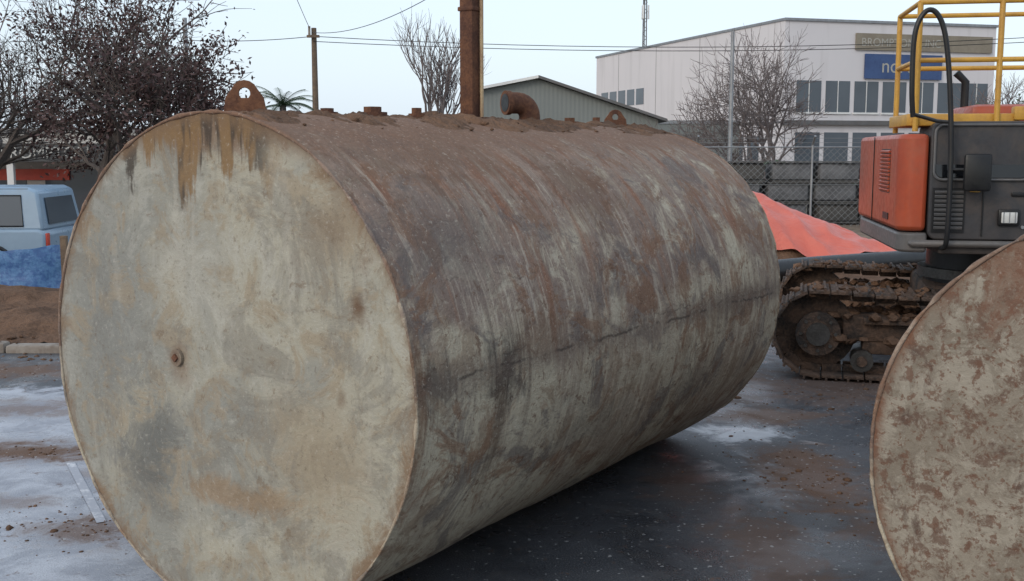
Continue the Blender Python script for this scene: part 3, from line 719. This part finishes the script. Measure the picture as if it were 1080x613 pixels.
shp=building('shop_building',[SA,SB,(-3.5,46),(-30,46)],-1.0,2.35,M_shopw)
mb=MB(); on_wall(mb,SA,SB,0,26.5,1.45,2.0,M_fas,1.5,1.6); mb.build('awning_fascia',shp)
mb=MB()
for i in range(9): on_wall(mb,SA,SB,.6+i*2.9,2.9+i*2.9,-.4,1.2,M_win,.03,.2)
mb.build('shop_windows',shp)
mb=MB(); on_wall(mb,SA,SB,11.5,15.9,.85,1.2,M_red,.12,.1); on_wall(mb,SA,SB,17.6,19.6,.3,.8,M_white,.12,.1)
for i in range(9): on_wall(mb,SA,SB,.02+i*2.9,.22+i*2.9,-.9,1.44,M_white,1.4,.15)
mb.build('shop_signs_and_posts',shp)
text('shop_sign_text','BROMPTON',.5,(-15.6,33.46,1.55),M_ltr,shp)
# ------------------------------------------------------------------ trees
def tree(name,base,trunkL,r0,levels,seed,bark,leaf=None,ang=42,ratio=.72,kids=3,nleaf=0,up=.05,leafs=.05,lean=(0,0,1),first=None,sz=None,rmin=.0055):
    rr=random.Random(seed); mb=MB(); tips=[]
    def grow(p,d,L,r,lev):
        pts=[p.copy()]; nseg=5 if lev<3 else 3; q=p.copy()
        for i in range(nseg):
            d=(d+Vector((rr.gauss(0,.11),rr.gauss(0,.11),rr.gauss(0,.08)+up))).normalized(); q=q+d*L/nseg; pts.append(q.copy())
        mb.tube(pts,r,bark,8 if lev<1 else (5 if lev<3 else 3),False,[r*(1-.45*i/nseg) for i in range(nseg+1)])
        if lev>=levels-2: tips.extend(pts[1:])
        if lev==levels: return
        n=kids+(1 if rr.random()<.5 else 0)+(2 if lev==0 else 0)
        off=rr.random()*6.28
        for k in range(n):
            t=1 if (k==0) else rr.uniform(.35 if lev else .75,1)
            idx=min(nseg,max(1,round(t*nseg))); o=pts[idx]
            a=R(rr.uniform(ang*.55,ang*1.25)) if k or lev==0 else R(rr.uniform(5,22))
            ax=d.orthogonal().normalized(); ax=Matrix.Rotation(off+k*2.4+rr.uniform(-.4,.4),3,d)@ax
            nd=Matrix.Rotation(a,3,ax)@d
            if nd.z<-.05: nd.z*=.3; nd.normalize()
            LL=L*ratio*rr.uniform(.8,1.15)
            if lev==0 and first: LL=first*rr.uniform(.8,1.15)
            grow(o,nd,LL,max(r*.60*rr.uniform(.85,1.1),rmin),lev+1)
    grow(Vector(base),Vector(lean).normalized(),trunkL,r0,0)
    if sz:
        b=Vector(base); top=sorted(v.z for v in mb.v)[int(len(mb.v)*.995)]; wx=sorted(abs(v.x-b.x) for v in mb.v)[int(len(mb.v)*.93)]
        fz=(sz[1]-b.z)/(top-b.z); fx=sz[0]/wx
        for v in mb.v+tips:
            v.z=b.z+(v.z-b.z)*fz; k=min(1,max(0,(v.z-b.z)/1.0)); v.x=b.x+(v.x-b.x)*(1+(fx-1)*k); v.y=b.y+(v.y-b.y)*(1+(fx-1)*k)
    if leaf and nleaf:
        for i in range(nleaf):
            t=rr.choice(tips)
            if noise.noise(t*.9+Vector((seed,0,0)))<-.15: continue
            c=t+Vector((rr.gauss(0,.11),rr.gauss(0,.11),rr.gauss(0,.11))); a=Vector((rr.gauss(0,1),rr.gauss(0,1),rr.gauss(0,1))).normalized(); b=a.orthogonal().normalized(); s_=leafs*rr.uniform(.5,1.2)
            mb.add([c-a*s_,c+b*s_*.5,c+a*s_,c-b*s_*.5],[(0,1,2,3)],leaf)
    return mb.build(name,None,60)
tree('plum_tree',(-8.9,22,-.8),1.7,.17,6,3,M_bark,M_leafp,46,.76,3,22000,.03,.055,(.05,0,1),1.6)
tree('plum_tree',(-12.2,25,-.9),1.6,.16,6,11,M_bark,M_leafp,46,.76,3,1500,.03,.05,(0,0,1),1.8)
tree('bare_tree',(7.6,32,-.1),1.1,.15,6,5,M_barkl,None,52,.78,3,0,.02,.05,(0,0,1),1.6,sz=(2.7,5.0),rmin=.009)
tree('bare_tree',(-3.1,40,-.2),2.2,.13,5,8,M_barkl,None,30,.72,3,0,.12,.05,(0,0,1),1.7)
tree('bare_tree',(19.5,42,-.2),1.4,.14,5,15,M_barkl,None,42,.74,3,0,.05,.05,(0,0,1),1.7,sz=(2.0,4.6))
tree('evergreen_tree',(24.5,50,-.2),1.6,.16,5,21,M_bark,M_leafg,46,.74,3,5000,.03,.13,(0,0,1),1.6,sz=(2.3,4.8))
mb=MB(); pb=Vector((-8.3,40,-.8)); mb.tube([pb,pb+Vector((.05,0,2.3)),pb+Vector((0,0,4.2))],.16,M_bark,8,True,[.18,.13,.12])
for k in range(30):
    a=k*2.4; e_=rnd.uniform(.0,1.2); d=Vector((math.cos(a)*math.cos(e_),math.sin(a)*math.cos(e_),math.sin(e_))); p=pb+Vector((0,0,4.2)); pts=[p.copy()]
    for i in range(7): d=(d+Vector((0,0,-.15))).normalized(); p=p+d*.17; pts.append(p.copy())
    mb.tube(pts,.012,M_leafg,3,False)
    for i in range(1,8):
        t=(pts[i]-pts[i-1]).normalized(); sd_=t.cross(Vector((0,0,1))).normalized()
        for s_ in(-1,1):
            for q in(0,.33,.66):
                o=pts[i-1].lerp(pts[i],q); mb.add([o,o+t*.03,o+sd_*s_*.18+t*.14+Vector((0,0,-.08))],[(0,1,2)],M_leafg)
mb.build('palm_tree',None,60)
mb=MB()
for i in range(9000):
    x=rnd.uniform(-120,120); y=rnd.uniform(105,120); hmax=2.6+1.6*noise.noise(Vector((x*.08,0,3)))+1.0*noise.noise(Vector((x*.4,0,3)))
    z=rnd.uniform(-.5,max(.3,hmax)); s_=rnd.uniform(.3,.7); a=Vector((rnd.gauss(0,1),rnd.gauss(0,1),rnd.gauss(0,1))).normalized(); b=a.orthogonal().normalized(); c=Vector((x,y,z))
    mb.add([c-a*s_,c+b*s_*.6,c+a*s_,c-b*s_*.6],[(0,1,2,3)],M_leafg if rnd.random()<.6 else M_bark)
mb.build('distant_trees',None,60)
# ------------------------------------------------------------------ poles, wires
def pole(name,x,y,z0,z1,r,mat):
    mb=MB(); mb.tube([(x,y,z0),(x,y,z1)],r,mat,10,True,[r*1.2,r*.8]); return mb.build(name)
pole('power_pole',-8.0,45,-1,6.7,.13,M_wood)
mb=MB(); mb.box((-8.0,44.8,6.35),(.5,.12,.10),M_wood); mb.tube([(-8.15,44.8,6.3),(-8.15,44.8,6.75)],.05,M_conc,8); mb.build('pole_crossarm',bpy.data.objects['power_pole'])
pole('power_pole',-13.2,45,-1,7.1,.11,M_galv); pole('power_pole',24,45,-1,6.9,.14,M_wood)
pole('street_pole',5.55,28,-.1,4.75,.055,M_galv)
mb=MB()
def wire(a,b,sag,r=.014,n=16):
    a=Vector(a);b=Vector(b); mb.tube([a.lerp(b,i/n)-Vector((0,0,sag*4*(i/n)*(1-i/n))) for i in range(n+1)],r,M_black,4,False)
wire((-13.2,44.8,6.2),(-8.0,44.8,6.35),.10); wire((-8.0,44.8,6.35),(24,44.8,6.5),.5); wire((-8.0,44.8,6.15),(24,44.8,6.3),.45)
wire((-13.2,44.8,6.5),(-50,44.8,6.5),.6); wire((-8.0,44.8,6.5),(1.5,20,6.6),.8,.012,24); wire((-8.15,44.8,6.7),(-7.0,30,9),.1,.012)
mb.build('overhead_wires')
mb=MB(); tx,ty=10.7,90
for dx,dy in((-.2,-.2),(.2,-.2),(0,.2)): mb.tube([(tx+dx,ty+dy,0),(tx+dx*.6,ty+dy*.6,14.4)],.05,M_grey,6)
for k in range(20): mb.tube([(tx-.18,ty-.18,k*.7),(tx+.18,ty-.18,k*.7+.35),(tx-.18,ty-.18,k*.7+.7)],.025,M_grey,4)
for a in range(3):
    w_=2.1*a; mb.box((tx+.3*math.cos(w_),ty+.3*math.sin(w_),12.9),(.14,.14,1.1),M_white,None,.02)
mb.tube([(tx,ty,14.2),(tx,ty,15.5)],.03,M_grey,5); mb.build('telecom_mast')
# ------------------------------------------------------------------ blue wagon
M_bcar=simple('light_blue_paint',(.25,.37,.50),(.21,.32,.45),1.2,.35,0,0,.01,.5,.3,.3,(.22,.22,.2))
def wagon(name,loc,rz,paint,L=4.4,Hh=1.60,W=1.7):
    e=empty(name,loc,rz)
    low=[(-L/2,.45),(-L/2+.05,.85),(-L/2+.15,.95),(-L/2+1.15,.98),(L/2-.08,.98),(L/2,.92),(L/2,.42),(L/2-.1,.35),(-L/2+.1,.33)]
    mb=MB(); mb.prism([(a,-W/2,b) for a,b in low],(0,W,0),paint); mb.build('lower_body',e,30,bevel=.05)
    up=[(-L/2+1.1,.95),(-L/2+1.75,Hh-.05),(-L/2+1.95,Hh),(L/2-.25,Hh),(L/2-.12,Hh-.06),(L/2-.02,.95)]
    mb=MB(); wi=W/2-.10; n=len(up); vs=[(a,-(W/2-.02 if b<1.1 else wi),b) for a,b in up]+[(a,(W/2-.02 if b<1.1 else wi),b) for a,b in up]
    mb.add(vs,[tuple(range(n)),tuple(range(2*n-1,n-1,-1))]+[(i,i+n,(i+1)%n+n,(i+1)%n) for i in range(n)],paint); mb.build('cabin',e,30,bevel=.04)
    mb=MB()
    def yy(b): return ((W/2-.02)+( (wi)-(W/2-.02))*(b-.95)/(Hh-.05-.95))
    for sgn in(-1,1):
        for poly in ([(-L/2+1.38,1.02),(-L/2+1.80,Hh-.12),(-L/2+2.10,Hh-.12),(-L/2+2.10,1.02)],[(-L/2+2.2,1.02),(-L/2+2.2,Hh-.12),(-L/2+3.05,Hh-.12),(-L/2+3.05,1.02)],[(-L/2+3.18,1.02),(-L/2+3.18,Hh-.12),(L/2-.36,Hh-.12),(L/2-.32,1.02)]):
            q=[(a,sgn*(yy(b)+.006),b) for a,b in poly]; mb.add(q+[(a,b-sgn*.03,c) for a,b,c in q],[(0,1,2,3),(4,5,6,7),(0,1,5,4),(1,2,6,5),(2,3,7,6),(3,0,4,7)],M_win)
            mb.tube([Vector((a,sgn*(yy(b)+.008),b)) for a,b in poly+[poly[0]]],.013,M_black,5,False)
    mb.prism([(L/2-.02,-.6,1.04),(L/2-.02,.6,1.04),(L/2-.09,.55,Hh-.16),(L/2-.09,-.55,Hh-.16)],(.012,0,0),M_win)
    mb.build('glazing',e)
    mb=MB()
    for x_ in(-L/2+.8,L/2-.85):
        for s_ in(-1,1):
            mb.tube([(x_,s_*(W/2-.2),.34),(x_,s_*(W/2+.01),.34)],.34,M_tyre,28); mb.tube([(x_,s_*(W/2-.1),.34),(x_,s_*(W/2+.02),.34)],.20,M_galv,20)
            mb.tube([(x_+.40*math.cos(R(a_)),s_*(W/2+.006),.34+.40*math.sin(R(a_))) for a_ in range(5,180,14)],.03,M_black,6)
    mb.build('wheels',e,40)
    mb=MB(); mb.box((L/2+.03,0,.48),(.12,W*.96,.16),M_grey,None,.03); mb.box((-L/2-.03,0,.48),(.12,W*.96,.16),M_grey,None,.03)
    for s_ in(-1,1):
        mb.box((L/2+.005,s_*(W/2-.10),.78),(.03,.12,.26),M_red,None,.01); mb.box((-L/2+.02,s_*(W/2-.22),.78),(.05,.26,.16),M_lens,None,.01)
        for x_ in(-L/2+2.15,-L/2+3.1): mb.box((x_,s_*(W/2+.002),.70),(.012,.01,.54),M_black)
        for x_ in(-L/2+2.0,-L/2+2.95): mb.box((x_,s_*(W/2+.012),.90),(.14,.025,.03),M_black,None,.005)
        mb.box((0,s_*(W/2+.01),.62),(L-.6,.02,.05),M_grey,None,.005)
        mb.box((-L/2+1.45,s_*(W/2+.08),1.08),(.08,.16,.13),M_black,None,.02)
        mb.box((.75,s_*(wi-.02),Hh-.03),(2.4,.03,.03),M_grey,None,.008)
    mb.build('trim',e); return e
wagon('station_wagon',(-9.28,17.2,gh(-9,17.2)+.03),R(2),M_bcar)
wagon('station_wagon',(-14.6,27,gh(-14.6,27)+.03),R(1),M_red)
g=G('blue_mesh'); g.bump(g.noise(g.obj,9,4,.6),.6,.03); M_bm=g.out(g.mix(g.ss(g.noise(g.obj,12,5,.7),.4,.6),(.04,.11,.28),(.08,.19,.38)),.5)
bf=empty('barrier_mesh_fence'); mb=MB(); NX,NZ=160,8; vs=[]
def by(x): return 14.6+.06*math.sin(x*2.1)+.03*math.sin(x*7)
for j in range(NZ+1):
    for i in range(NX+1):
        x=-14+9.6*i/NX; t=abs(((x+14)%1.6)/1.6-.5)*2; top=.68-.07*(1-t)+.03*noise.noise(Vector((x*3,0,0)))
        z=gh(x,14.6)+.02+(top)*j/NZ; vs.append((x,by(x)+.03*noise.noise(Vector((x*3,z*4,0))),z))
mb.add(vs,[(j*(NX+1)+i,j*(NX+1)+i+1,(j+1)*(NX+1)+i+1,(j+1)*(NX+1)+i) for j in range(NZ) for i in range(NX)],M_bm); mb.build('mesh',bf,80)
mb=MB()
for k in range(7):
    x=-13.95+1.6*k-.05; mb.box((x,by(x)-.06,gh(x,14.6)+.38),(.09,.07,.9),M_wood,None,.01)
mb.build('posts',bf)
print('OK')
